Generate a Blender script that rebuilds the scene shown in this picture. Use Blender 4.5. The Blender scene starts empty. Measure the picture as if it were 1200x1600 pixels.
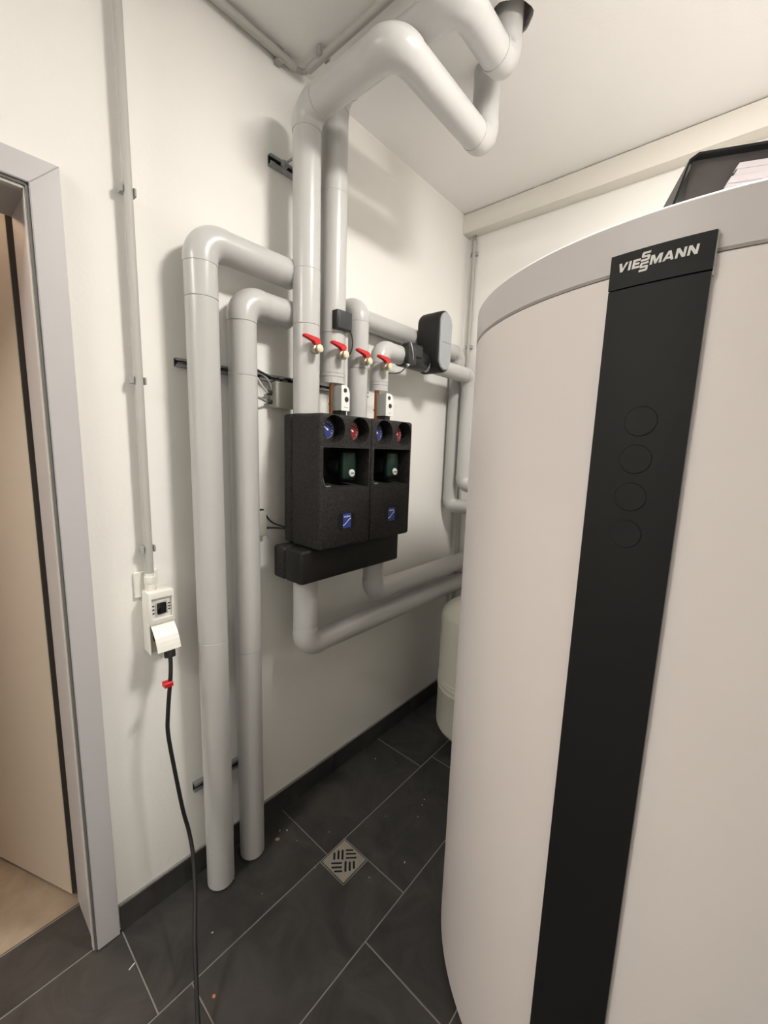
import bpy, bmesh, math, random
from mathutils import Vector, Matrix
random.seed(7)
S = bpy.context.scene
COL = S.collection
PI = math.pi

# ------------------------------------------------------------------ camera
CAM = (1.30585, 0.0, 1.533)
cam_d = bpy.data.cameras.new('camera')
cam = bpy.data.objects.new('camera', cam_d); COL.objects.link(cam)
r0 = (0.7527907554, 0.6574989047, 0.0316428321)      # image right
r1 = (0.1242038241, -0.0946692170, -0.9877303020)    # image down
r2 = (-0.6464359896, 0.7474844009, -0.1529299897)    # forward
cam.matrix_world = Matrix(((r0[0], -r1[0], -r2[0], CAM[0]),
                           (r0[1], -r1[1], -r2[1], CAM[1]),
                           (r0[2], -r1[2], -r2[2], CAM[2]), (0, 0, 0, 1)))
cam_d.sensor_fit = 'VERTICAL'; cam_d.sensor_height = 24.0
cam_d.lens = 642.44 / 1600 * 24.0
cam_d.clip_start = 0.02
S.camera = cam

# ------------------------------------------------------------------ world, exposure, lamps
w = bpy.data.worlds.new('world'); S.world = w; w.use_nodes = True
w.node_tree.nodes['Background'].inputs[0].default_value = (0.8, 0.85, 1, 1)
w.node_tree.nodes['Background'].inputs[1].default_value = 0.02
S.view_settings.view_transform = 'Standard'
try: S.view_settings.look = 'None'
except Exception: pass
S.view_settings.gamma = 1.0
S.view_settings.use_curve_mapping = False
S.view_settings.exposure = 0.12
LAMP = (1.42, 1.03)
LAMP_STRENGTH = 138.0
LAMP_TWO = (0.5, -1.5)
LAMP_TWO_STRENGTH = 60.0
CORRIDOR_POWER = 40.0
CEIL = 2.79

# ------------------------------------------------------------------ materials
def s2l(c):
    return tuple((v/12.92 if v <= .04045 else ((v+.055)/1.055)**2.4) for v in [x/255 for x in c])
def mat(name, rgb, rough=.5, metal=0., bump=0., bscale=60., var=0., vscale=4., spec=None, lin=False):
    m = bpy.data.materials.new(name); m.use_nodes = True
    nt = m.node_tree; b = nt.nodes['Principled BSDF']
    c = (*(rgb if lin else s2l(rgb)), 1)
    b.inputs['Base Color'].default_value = c
    b.inputs['Roughness'].default_value = rough
    b.inputs['Metallic'].default_value = metal
    if spec is not None: b.inputs['Specular IOR Level'].default_value = spec
    tc = nt.nodes.new('ShaderNodeTexCoord')
    if var:
        n = nt.nodes.new('ShaderNodeTexNoise'); n.inputs['Scale'].default_value = vscale
        n.inputs['Detail'].default_value = 5; n.inputs['Roughness'].default_value = .6
        nt.links.new(tc.outputs['Object'], n.inputs['Vector'])
        r = nt.nodes.new('ShaderNodeValToRGB')
        r.color_ramp.elements[0].position = .3; r.color_ramp.elements[1].position = .72
        r.color_ramp.elements[0].color = (*[v*(1-var) for v in c[:3]], 1)
        r.color_ramp.elements[1].color = (*[min(1, v*(1+var)) for v in c[:3]], 1)
        nt.links.new(n.outputs['Fac'], r.inputs['Fac']); nt.links.new(r.outputs['Color'], b.inputs['Base Color'])
    if bump:
        n = nt.nodes.new('ShaderNodeTexNoise'); n.inputs['Scale'].default_value = bscale; n.inputs['Detail'].default_value = 4
        nt.links.new(tc.outputs['Object'], n.inputs['Vector'])
        bp = nt.nodes.new('ShaderNodeBump'); bp.inputs['Strength'].default_value = bump; bp.inputs['Distance'].default_value = .004
        nt.links.new(n.outputs['Fac'], bp.inputs['Height']); nt.links.new(bp.outputs['Normal'], b.inputs['Normal'])
    return m
def glow(name, rgb, strength):
    m = bpy.data.materials.new(name); m.use_nodes = True
    b = m.node_tree.nodes['Principled BSDF']
    b.inputs['Base Color'].default_value = (.8, .8, .8, 1)
    b.inputs['Emission Color'].default_value = (*rgb, 1); b.inputs['Emission Strength'].default_value = strength
    return m

M = {}
M['wall'] = mat('wall_paint', (.84, .827, .79), .9, bump=.12, bscale=90, var=.012, vscale=3, lin=True)
M['ceiling'] = mat('ceiling_paint', (.87, .86, .84), .9, bump=.1, bscale=90, var=.012, vscale=2, lin=True)
M['beam'] = mat('beam_paint', (.74, .71, .645), .9, bump=.15, bscale=70, var=.02, vscale=4, lin=True)
M['corridor'] = mat('corridor_paint', (.66, .50, .38), .9, var=.02, lin=True)
M['sand_tile'] = mat('sand_tile', (.31, .255, .19), .5, var=.32, vscale=5, bump=.05, lin=True)
M['pvc'] = mat('pipe_jacket_grey', (.49, .486, .474), .28, var=.012, vscale=5, bump=.012, bscale=12, lin=True)
M['pvc_edge'] = mat('pipe_jacket_seam', (.66, .66, .655), .4, lin=True)
M['tankskin'] = mat('tank_silver_white', (.74, .69, .665), .42, bump=.04, bscale=420, lin=True)
M['tanklid'] = mat('tank_lid_grey', (.56, .525, .51), .45, bump=.02, bscale=420, lin=True)
M['rim'] = mat('tank_rim_white', (.8, .79, .77), .4, lin=True)
M['black_panel'] = mat('panel_black', (.006, .006, .006), .6, spec=.3, lin=True, bump=.02, bscale=500)
M['panel_edge'] = mat('panel_edge_grey', (.35, .35, .35), .4, lin=True)
M['logo'] = mat('logo_silver', (.66, .65, .62), .5, lin=True)
M['slot_dark'] = mat('dark_gap', (.008, .008, .008), .8, lin=True)
M['door_grey'] = mat('door_frame_lacquer', (.52, .505, .51), .4, var=.01, lin=True)
M['leaf'] = mat('door_leaf_lacquer', (.60, .52, .42), .45, lin=True)
M['rubber'] = mat('grey_seal', (.13, .125, .12), .6, lin=True)
M['sealight'] = mat('light_seal', (.60, .58, .54), .6, lin=True)
M['conduit'] = mat('conduit_grey', (.45, .44, .41), .5, lin=True)
M['clip'] = mat('clip_grey', (.36, .355, .34), .55, lin=True)
M['white_plastic'] = mat('white_plastic', (.78, .765, .71), .4, lin=True)
M['beige_plastic'] = mat('beige_box', (.44, .44, .375), .5, lin=True)
M['meter_white'] = mat('meter_white', (.80, .80, .77), .4, lin=True)
M['meter_grey'] = mat('meter_grey', (.36, .36, .34), .5, lin=True)
M['cable'] = mat('cable_black', (.012, .012, .012), .4, lin=True)
M['cable_grey'] = mat('cable_grey', (.20, .20, .20), .5, lin=True)
M['cable_light'] = mat('cable_light', (.55, .56, .56), .5, lin=True)
M['red'] = mat('red_plastic', (.56, .012, .015), .4, lin=True)
M['brass'] = mat('nickel_brass', (.50, .46, .36), .3, .9, lin=True)
M['cap'] = mat('cream_brass_cap', (.82, .74, .54), .35, .55, lin=True)
M['copper'] = mat('copper', (.60, .25, .11), .35, .9, var=.1, vscale=30, lin=True)
M['galv'] = mat('galvanised_steel', (.34, .355, .36), .42, .65, var=.15, vscale=40, lin=True)
M['steel'] = mat('stainless_steel', (.56, .52, .46), .42, .75, var=.08, vscale=30, lin=True)
M['rail_dark'] = mat('rail_inside', (.03, .032, .033), .5, .6, lin=True)
M['vessel'] = mat('vessel_cream', (.58, .575, .49), .42, bump=.03, bscale=60, lin=True)
M['act_black'] = mat('foam_dark_shell', (.009, .008, .0075), .5, spec=.28, bump=.25, bscale=220, lin=True)
M['act_face'] = mat('blue_grey_face', (.33, .35, .37), .45, lin=True)
M['sensor'] = mat('sensor_dark_grey', (.028, .030, .033), .4, lin=True)
M['green'] = mat('pump_green', (.004, .022, .014), .35, lin=True)
M['knob'] = mat('pump_knob', (.62, .62, .60), .4, lin=True)
M['dial_blue'] = mat('dial_blue', (.035, .05, .20), .4, lin=True)
M['dial_red'] = mat('dial_red', (.24, .025, .028), .4, lin=True)
M['dial_rim'] = mat('dial_rim', (.45, .48, .55), .25, .3, lin=True)
M['white'] = mat('white_mark', (.85, .85, .85), .4, lin=True)
M['label_blue'] = mat('label_blue', (.03, .06, .32), .4, lin=True)
M['label_black'] = mat('label_black', (.006, .006, .006), .35, lin=True)
M['screen'] = mat('screen_dark', (.006, .007, .007), .15, lin=True)
M['binder'] = mat('binder_dark', (.058, .051, .052), .55, var=.15, vscale=40, lin=True)
M['binder_inner'] = mat('binder_inner', (.095, .086, .086), .6, var=.12, vscale=40, lin=True)
M['binder_edge'] = mat('binder_edge', (.010, .012, .011), .35, lin=True)
M['paper'] = mat('paper', (.74, .70, .74), .8, lin=True)
M['grout'] = mat('grout_grey', (.26, .25, .235), .9, bump=.2, bscale=200, lin=True)
M['crumb'] = mat('crumb_pale', (.55, .52, .46), .8, lin=True)
M['orange'] = mat('crumb_orange', (.65, .20, .10), .7, lin=True)

def epp():
    m = mat('black_foam', (.02, .018, .017), .7, spec=.35, lin=True)
    nt = m.node_tree; b = nt.nodes['Principled BSDF']
    tc = nt.nodes.new('ShaderNodeTexCoord')
    v = nt.nodes.new('ShaderNodeTexVoronoi'); v.inputs['Scale'].default_value = 260
    nt.links.new(tc.outputs['Object'], v.inputs['Vector'])
    r = nt.nodes.new('ShaderNodeValToRGB')
    r.color_ramp.elements[0].color = (.006, .0055, .005, 1); r.color_ramp.elements[1].color = (.030, .026, .023, 1)
    r.color_ramp.elements[0].position = .25; r.color_ramp.elements[1].position = .95
    nt.links.new(v.outputs['Color'], r.inputs['Fac']); nt.links.new(r.outputs['Color'], b.inputs['Base Color'])
    bp = nt.nodes.new('ShaderNodeBump'); bp.inputs['Strength'].default_value = .5; bp.inputs['Distance'].default_value = .002
    nt.links.new(v.outputs['Distance'], bp.inputs['Height']); nt.links.new(bp.outputs['Normal'], b.inputs['Normal'])
    return m
M['epp'] = epp()
def slate():
    m = mat('slate_tile', (.05, .05, .05), .5, lin=True)
    nt = m.node_tree; b = nt.nodes['Principled BSDF']
    tc = nt.nodes.new('ShaderNodeTexCoord'); oi = nt.nodes.new('ShaderNodeObjectInfo')
    add = nt.nodes.new('ShaderNodeVectorMath'); add.operation = 'ADD'
    mul = nt.nodes.new('ShaderNodeMath'); mul.operation = 'MULTIPLY'; mul.inputs[1].default_value = 37.
    nt.links.new(oi.outputs['Random'], mul.inputs[0])
    nt.links.new(tc.outputs['Object'], add.inputs[0]); nt.links.new(mul.outputs[0], add.inputs[1])
    n = nt.nodes.new('ShaderNodeTexNoise'); n.inputs['Scale'].default_value = 5.5; n.inputs['Detail'].default_value = 8; n.inputs['Roughness'].default_value = .62; n.inputs['Distortion'].default_value = 1.2
    nt.links.new(add.outputs[0], n.inputs['Vector'])
    r = nt.nodes.new('ShaderNodeValToRGB')
    r.color_ramp.elements[0].position = .3; r.color_ramp.elements[0].color = (.020, .0195, .0185, 1)
    r.color_ramp.elements[1].position = .75; r.color_ramp.elements[1].color = (.068, .064, .060, 1)
    nt.links.new(n.outputs['Fac'], r.inputs['Fac']); nt.links.new(r.outputs['Color'], b.inputs['Base Color'])
    rr = nt.nodes.new('ShaderNodeMapRange'); rr.inputs['To Min'].default_value = .42; rr.inputs['To Max'].default_value = .62
    nt.links.new(n.outputs['Fac'], rr.inputs['Value']); nt.links.new(rr.outputs['Result'], b.inputs['Roughness'])
    bp = nt.nodes.new('ShaderNodeBump'); bp.inputs['Strength'].default_value = .25; bp.inputs['Distance'].default_value = .004
    nt.links.new(n.outputs['Fac'], bp.inputs['Height']); nt.links.new(bp.outputs['Normal'], b.inputs['Normal'])
    return m
M['slate'] = slate()

# ------------------------------------------------------------------ helpers
def bm_new(): return bmesh.new()
def finish(name, bm, m, parent=None, smooth=30):
    me = bpy.data.meshes.new(name)
    if parent is not None:
        off = -Vector(wloc(parent))
        bmesh.ops.translate(bm, verts=bm.verts, vec=off)
    bmesh.ops.recalc_face_normals(bm, faces=bm.faces)
    bm.to_mesh(me); bm.free()
    for mm in (m if isinstance(m, (list, tuple)) else [m]): me.materials.append(M[mm] if isinstance(mm, str) else mm)
    if smooth:
        for p in me.polygons: p.use_smooth = True
        me.set_sharp_from_angle(angle=math.radians(smooth))
    o = bpy.data.objects.new(name, me); COL.objects.link(o)
    if parent is not None: o.parent = parent
    return o
def wloc(o):
    v = Vector(o.location)
    while o.parent is not None:
        o = o.parent; v = v + Vector(o.location)
    return v
def thing(name, loc, label=None, cat=None, group=None, kind=None):
    o = bpy.data.objects.new(name, None); COL.objects.link(o); o.location = loc
    o.empty_display_size = .05
    return tag(o, label, cat, group, kind)
def tag(o, label=None, cat=None, group=None, kind=None):
    if label: o['label'] = label
    if cat: o['category'] = cat
    if group: o['group'] = group
    if kind: o['kind'] = kind
    return o
def top(name, bm, m, loc, label, cat, group=None, smooth=30):      # a thing that is a single mesh, origin at loc
    e = bpy.data.objects.new('tmp', None); e.location = loc
    bmesh.ops.translate(bm, verts=bm.verts, vec=-Vector(loc))
    o = finish(name, bm, m, None, smooth); o.location = loc
    bpy.data.objects.remove(e)
    return tag(o, label, cat, group)
def box(bm, x0, x1, y0, y1, z0, z1, bev=0., seg=2):
    r = bmesh.ops.create_cube(bm, size=1.)
    vs = r['verts']
    for v in vs:
        v.co = Vector(((x0+x1)/2 + v.co.x*(x1-x0), (y0+y1)/2 + v.co.y*(y1-y0), (z0+z1)/2 + v.co.z*(z1-z0)))
    if bev:
        es = {e for v in vs for e in v.link_edges}
        bmesh.ops.bevel(bm, geom=list(es), offset=bev, segments=seg, affect='EDGES', profile=.5)
    return bm
def B(x0, x1, y0, y1, z0, z1, bev=0., seg=2): return box(bm_new(), x0, x1, y0, y1, z0, z1, bev, seg)
def frame_of(d):
    d = Vector(d).normalized()
    a = Vector((0, 0, 1)) if abs(d.z) < .9 else Vector((1, 0, 0))
    u = d.cross(a).normalized(); v = d.cross(u).normalized()
    return u, v
def sweep(bm, pts, radii, n=32, cap=True):
    pts = [Vector(p) for p in pts]
    if not isinstance(radii, (list, tuple)): radii = [radii]*len(pts)
    rings = []; u = None
    for i, p in enumerate(pts):
        a = pts[max(0, i-1)]; b = pts[min(len(pts)-1, i+1)]
        t = (b-a).normalized()
        if u is None: u, _ = frame_of(t)
        u = (u - t*u.dot(t)).normalized(); v = t.cross(u)
        rings.append([bm.verts.new(p + (u*math.cos(2*PI*k/n) + v*math.sin(2*PI*k/n))*radii[i]) for k in range(n)])
    for a, b in zip(rings, rings[1:]):
        for k in range(n): bm.faces.new((a[k], a[(k+1) % n], b[(k+1) % n], b[k]))
    if cap:
        bm.faces.new(rings[0][::-1]); bm.faces.new(rings[-1])
    return bm
def cyl(bm, p0, p1, r, n=24, bev=0.):
    p0, p1 = Vector(p0), Vector(p1); d = (p1-p0)
    if bev and d.length > 2*bev:
        t = d.normalized()*bev
        return sweep(bm, [p0, p0+t*.3, p0+t, p1-t, p1-t*.3, p1], [r-bev, r-bev*.3, r, r, r-bev*.3, r-bev], n)
    return sweep(bm, [p0, p1], r, n)
def lathe(bm, prof, c, n=64):            # prof: (r, z) pairs, axis z through c
    rings = []
    for r, z in prof:
        if r < 1e-6: rings.append([bm.verts.new((c[0], c[1], z))])
        else: rings.append([bm.verts.new((c[0]+r*math.cos(2*PI*k/n), c[1]+r*math.sin(2*PI*k/n), z)) for k in range(n)])
    for a, b in zip(rings, rings[1:]):
        for k in range(n):
            q = [a[k % len(a)], a[(k+1) % len(a)], b[(k+1) % len(b)], b[k % len(b)]]
            q = list(dict.fromkeys(q))
            if len(q) > 2: bm.faces.new(q)
    return bm
def smooth_path(pts, per=8):
    P = [Vector(p) for p in pts]; P = [2*P[0]-P[1]] + P + [2*P[-1]-P[-2]]
    out = []
    for i in range(1, len(P)-2):
        for k in range(per):
            t = k/per; a, b, c, d = P[i-1], P[i], P[i+1], P[i+2]
            out.append(.5*((2*b) + (c-a)*t + (2*a-5*b+4*c-d)*t*t + (3*b-a-3*c+d)*t**3))
    out.append(P[-2]); return out
def prism(bm, poly, to3, h):
    """extrude 2-D polygon: to3(u, v, w) -> point; w from 0 to h"""
    a = [bm.verts.new(to3(u, v, 0)) for u, v in poly]; b = [bm.verts.new(to3(u, v, h)) for u, v in poly]
    n = len(poly)
    bm.faces.new(a[::-1]); bm.faces.new(b)
    for k in range(n): bm.faces.new((a[k], a[(k+1) % n], b[(k+1) % n], b[k]))
    return bm
def cut(o, cutters):
    for bm in cutters:
        me = bpy.data.meshes.new('cutter'); bmesh.ops.recalc_face_normals(bm, faces=bm.faces); bm.to_mesh(me); bm.free()
        c = bpy.data.objects.new('cutter', me); COL.objects.link(c)
        c.location = wloc(o)*0
        md = o.modifiers.new('b', 'BOOLEAN'); md.operation = 'DIFFERENCE'; md.object = c; md.solver = 'EXACT'
    bpy.context.view_layer.update()
    dg = bpy.context.evaluated_depsgraph_get()
    nm = bpy.data.meshes.new_from_object(o.evaluated_get(dg))
    cs = [m.object for m in o.modifiers]
    o.modifiers.clear(); old = o.data; o.data = nm; bpy.data.meshes.remove(old); nm.name = o.name
    for c in cs: bpy.data.objects.remove(c)
    for p in nm.polygons: p.use_smooth = True
    nm.set_sharp_from_angle(angle=math.radians(30))
def clone(root, delta, label=None, group=None):
    r = root.copy(); COL.objects.link(r); r.location = Vector(root.location) + Vector(delta)
    if label: r['label'] = label
    if group: r['group'] = group
    for ch in list(root.children):
        c = ch.copy(); COL.objects.link(c); c.parent = r
        for g in list(ch.children):
            d = g.copy(); COL.objects.link(d); d.parent = c
    return r
def text_mesh(body, size):
    cu = bpy.data.curves.new('t', 'FONT'); cu.body = body; cu.size = size; cu.align_x = 'CENTER'; cu.extrude = .0002; cu.resolution_u = 2
    o = bpy.data.objects.new('t', cu); COL.objects.link(o); bpy.context.view_layer.update()
    me = bpy.data.meshes.new_from_object(o.evaluated_get(bpy.context.evaluated_depsgraph_get()))
    bpy.data.objects.remove(o)
    bm = bmesh.new(); bm.from_mesh(me); bpy.data.meshes.remove(me); return bm

# ------------------------------------------------------------------ room shell
XR, YB, YF = 3.1, 2.16, -2.4
OP0, OP1, OPZ = -0.665, 0.247, 2.105      # door opening
WT = 0.185
bm = bm_new()
box(bm, -WT, 0, OP1, YB, 0, CEIL); box(bm, -WT, 0, YF, OP0, 0, CEIL); box(bm, -WT, 0, OP0, OP1, OPZ, CEIL)
tag(finish('wall_left', bm, 'wall', None, 0), kind='structure')
tag(finish('wall_back', B(-WT, XR, YB, YB+.15, 0, CEIL), 'wall', None, 0), kind='structure')
tag(finish('wall_right', B(XR, XR+.15, YF, YB, 0, CEIL), 'wall', None, 0), kind='structure')
tag(finish('wall_front', B(-WT, XR, YF-.15, YF, 0, CEIL), 'wall', None, 0), kind='structure')
HOLE = (.621, 1.288)
ceil = tag(finish('ceiling', B(-WT, XR, YF, YB, CEIL, CEIL+.2), 'ceiling', None, 0), kind='structure')
bmc = bm_new()
pr = [(HOLE[0]+(.063+.003*math.sin(3*a+1)+.002*math.sin(7*a))*math.cos(a), HOLE[1]+(.063+.003*math.sin(3*a+1)+.002*math.sin(7*a))*math.sin(a)) for a in [2*PI*k/28 for k in range(28)]]
prism(bmc, pr, lambda u, v, w: Vector((u, v, CEIL-.05+w)), .15)
cut(ceil, [bmc])
bm = bm_new()
prev = None
rings = []
for j, (rr, zz) in enumerate(((1.0, CEIL+.006), (.93, CEIL+.02), (.97, CEIL+.045), (.88, CEIL+.07))):
    rings.append([bm.verts.new((HOLE[0]+(x-HOLE[0])*rr*(1+random.uniform(-.05, .03)), HOLE[1]+(y-HOLE[1])*rr*(1+random.uniform(-.05, .03)), zz)) for x, y in pr])
for a, b in zip(rings, rings[1:]):
    for k in range(28): bm.faces.new((a[k], a[(k+1) % 28], b[(k+1) % 28], b[k]))
finish('hole_lining', bm, mat('torn_foil', (.46, .44, .41), .45, .4, lin=True), ceil, 0)
bt = thing('trim_1', (0.9, 2.12, 2.69), kind='structure')
finish('beam', B(.001, XR, 2.09, YB, 2.693, 2.786), 'beam', bt, 0)

# floor: grout bed, every tile a part
flo = tag(finish('floor', B(-WT, XR, YF, YB, -.05, -.0022), 'grout', None, 0), kind='structure')
tile_cache = {}
PX, X0 = .2985, -.004
G = .002
def tile_poly(poly, name='tile'):
    bm = bm_new()
    prism(bm, poly, lambda u, v, w: Vector((u, v, -.012+w)), .012)
    es = [e for e in bm.edges if all(abs(v.co.z) < 1e-5 for v in e.verts)]
    bmesh.ops.bevel(bm, geom=es, offset=.0012, segments=1, affect='EDGES')
    return finish(name, bm, 'slate', flo, 0)
DR0, DR1, DQ0, DQ1 = .2945, .4205, .868, .9945
for k in range(-1, 10):
    xa, xb = X0 + PX*k, X0 + PX*(k+1)
    if k == -1: xa = -.183
    ph = {-1: .40, 0: .302, 1: .392, 2: .80}.get(k, .302 + .21*k) % .6025
    j0 = int((YF-ph)/.6025) - 2
    for j in range(j0, j0+10):
        ya, yb = ph + .6025*j, ph + .6025*(j+1)
        a, b = max(ya, YF+.001), min(yb, YB-.001)
        if k == -1: a, b = max(ya, OP0), min(yb, OP1-.013)
        xbb = min(xb, XR-.001)
        if b-a < .02 or xbb-xa < .02: continue
        x0, x1, y0, y1 = xa+G, xbb-G, a+G, b-G
        if k == 1 and y0 < .9 < y1:
            tile_poly([(x0, y0), (x1, y0), (x1, y1), (DR1+G, y1), (DR1+G, DQ0-G), (x0, DQ0-G)])
        else:
            tile_poly([(x0, y0), (x1, y0), (x1, y1), (x0, y1)])

# baseboards of cut tile
def baseboard(side, segs, box_of, parent_loc):
    e = thing('baseboard_'+side, parent_loc, kind='structure')
    for a, b in segs:
        finish('tile', box_of(a+.0015, b-.0015), 'slate', e, 0)
    return e
ys = [.2985, .595, 1.19, 1.785, YB-.011]
bb = baseboard('left', list(zip(ys, ys[1:])), lambda a, b: B(0, .0095, a, b, 0, .092, .001, 1), (0, 1.2, 0))
finish('top_grout', B(0, .0075, .2985, YB, .092, .0965), 'grout', bb, 0)
xs = [.0, .55, 1.15, 1.75, 2.35, XR]
baseboard('back', list(zip(xs, xs[1:])), lambda a, b: B(a, b, YB-.0095, YB, 0, .092, .001, 1), (1.3, YB, 0))

# ------------------------------------------------------------------ doorway
dr = thing('door_1', (-.1, OP1, 0), kind='structure')
CX = .016
bm = bm_new()   # casing: mitred boards
ci, co, cz = .236, .2945, 2.157
czi = 2.098
lo = -.65
def mitred(poly, x0, x1):
    b = bm_new(); prism(b, poly, lambda u, v, w: Vector((x0+w, u, v)), x1-x0)
    bmesh.ops.bevel(b, geom=[e for e in b.edges if all(abs(v.co.x-x1) < 1e-6 for v in e.verts)], offset=.0015, segments=2, affect='EDGES')
    return b
finish('casing', mitred([(ci, .004), (co, .004), (co, cz), (ci, czi)], .001, CX), 'door_grey', dr)
finish('casing', mitred([(ci, czi+.0006), (co, cz+.0006), (lo-.058, cz+.0006), (lo, czi+.0006)], .001, CX), 'door_grey', dr)
finish('casing', mitred([(lo, .004), (lo, czi), (lo-.058, cz), (lo-.058, .004)], .001, CX), 'door_grey', dr)
# lining (jamb) with light lip and dark seal groove
finish('lining', B(-WT-.012, .004, .2335, .246, .003, 2.096), 'door_grey', dr)
finish('lining', B(-WT-.012, .004, -.6635, -.65, .003, 2.096), 'door_grey', dr)
finish('lining', B(-WT-.012, .004, -.65, .2335, 2.092, 2.1045), 'door_grey', dr)
finish('seal', B(.0005, .010, .2295, .236, .003, 2.094), 'rubber', dr)
finish('seal', B(.0005, .010, -.65, .2295, 2.0915, 2.098), 'rubber', dr)
finish('seal_lip', B(-.012, .006, .2265, .2335, .003, 2.091, .001, 1), 'sealight', dr)
finish('seal_lip', B(-.012, .006, -.65, .2265, 2.085, 2.092, .001, 1), 'sealight', dr)
# leaf, swung into the next room
hx, hy = -.224, .224
dl = Vector((-.9245, -.381, 0)); nl = Vector((-.381, .9245, 0))
def leafp(u, v, w): return Vector((hx, hy, 0)) + dl*u + nl*w + Vector((0, 0, v))
b = bm_new(); prism(b, [(0.0015, .012), (.86, .012), (.86, 2.122), (0.0015, 2.122)], leafp, .040)
lf = finish('leaf', b, 'leaf', dr, 0)
b = bm_new(); prism(b, [(0, .013), (.0014, .013), (.0014, 2.121), (0, 2.121)], lambda u, v, w: leafp(u, v, w+.001), .038)
finish('leaf_edge', b, 'rubber', lf, 0)
# next room
tag(finish('floor_corridor', B(-2.4, -WT-.004, -2.0, 1.5, -.05, -.001), 'sand_tile', None, 0), kind='structure')
bm = bm_new()
box(bm, -2.5, -2.4, -2.0, 1.5, 0, 2.6); box(bm, -2.4, -WT, 1.5, 1.6, 0, 2.6); box(bm, -2.4, -WT, -2.1, -2.0, 0, 2.6)
tag(finish('wall_corridor', bm, 'corridor', None, 0), kind='structure')
tag(finish('ceiling_corridor', B(-2.4, -WT-.001, -2.0, 1.5, 2.6, 2.7), 'ceiling', None, 0), kind='structure')

# ------------------------------------------------------------------ lamps (out of the frame)
M['lamp_glow'] = glow('lamp_glow', (1.0, .955, .895), LAMP_STRENGTH)
M['lamp_glow_two'] = glow('lamp_glow_two', (1.0, .955, .90), LAMP_TWO_STRENGTH)
def ceiling_lamp(c, r, h, m, lab):
    lt = thing('ceiling_lamp', (*c, CEIL), lab, 'lamp')
    finish('base', lathe(bm_new(), [(0, CEIL), (r*.97, CEIL), (r*.97, CEIL-.008), (0, CEIL-.008)], c), 'white_plastic', lt)
    z = CEIL-.0085
    finish('diffuser', lathe(bm_new(), [(0, z-h)] + [(r*math.sin(a), z-.008-(h-.008)*math.cos(a)) for a in [PI/2*k/10 for k in range(1, 11)]] + [(r*.95, z), (0, z)], c), m, lt)
ceiling_lamp(LAMP, .17, .028, 'lamp_glow', 'round opal ceiling lamp mounted above the white storage tank')
ceiling_lamp(LAMP_TWO, .25, .06, 'lamp_glow_two', 'wide round opal ceiling lamp in the front half of the room')
lc = thing('corridor_lamp', (-1.2, -.5, 2.6), 'warm round ceiling lamp in the room beyond the doorway', 'lamp')
finish('base', lathe(bm_new(), [(0, 2.6), (.13, 2.6), (.13, 2.58), (0, 2.58)], (-1.2, -.5)), 'white_plastic', lc)
M['corr_glow'] = glow('corridor_glow', (1.0, .66, .42), CORRIDOR_POWER)
finish('diffuser', lathe(bm_new(), [(0, 2.53), (.09, 2.535), (.14, 2.552), (.15, 2.565), (.14, 2.579), (0, 2.579)], (-1.2, -.5)), 'corr_glow', lc)

# ------------------------------------------------------------------ storage tank
TX, TY, TR, TZ, TS = 1.2113, 1.3065, .5596, 1.8876, 1.8119
tk = thing('storage_tank', (TX, TY, 0), 'tall silver-white cylindrical heating storage tank with a vertical black panel', 'tank')
finish('base_plate', lathe(bm_new(), [(0, 0), (TR-.012, 0), (TR-.012, .021), (0, .021)], (TX, TY), 96), 'slot_dark', tk)
finish('body', lathe(bm_new(), [(0, .0215), (TR-.003, .0215), (TR, .025), (TR, TS-.004), (TR-.004, TS-.0012), (0, TS-.0012)], (TX, TY), 128), 'tankskin', tk)
finish('lid', lathe(bm_new(), [(0, TS+.0002), (TR-.003, TS+.0002), (TR+.0012, TS+.003), (TR+.0012, TZ-.003), (TR-.001, TZ), (0, TZ+.002)], (TX, TY), 128), 'tanklid', tk)
finish('rim', lathe(bm_new(), [(TR+.0013, TZ-.0032), (TR+.0014, TZ-.0018), (TR-.001, TZ+.0008), (TR-.003, TZ+.0008), (TR-.003, TZ-.0032)], (TX, TY), 128), 'rim', tk)
A0, A1 = math.radians(-100.0), math.radians(-87.15)
def arcbox(bm, a0, a1, r0, r1, z0, z1, n=14, bev=0):
    g = []
    for k in range(n+1):
        a = a0+(a1-a0)*k/n; c, s = math.cos(a), math.sin(a)
        g.append([bm.verts.new((TX+r*c, TY+r*s, z)) for r, z in ((r0, z0), (r1, z0), (r1, z1), (r0, z1))])
    for p, q in zip(g, g[1:]):
        for k in range(4): bm.faces.new((p[k], q[k], q[(k+1) % 4], p[(k+1) % 4]))
    bm.faces.new(g[0]); bm.faces.new(g[-1][::-1])
    return bm
RP = TR+.0125
pn = finish('panel', arcbox(bm_new(), A0, A1, TR+.0005, RP, .05, 1.7835), 'black_panel', tk, 40)
finish('panel_side', arcbox(bm_new(), A1+.0001, A1+.0022, TR+.0005, RP-.003, .05, 1.7835), 'panel_edge', pn, 40)
bd = finish('badge', arcbox(bm_new(), A0, A1+.0012, TR+.0016, RP+.0015, 1.7852, 1.8345), 'black_panel', tk, 40)
finish('badge_side', arcbox(bm_new(), A1+.0014, A1+.0046, TR+.0016, RP-.001, 1.778, 1.8345), 'panel_edge', bd, 40)
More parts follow.
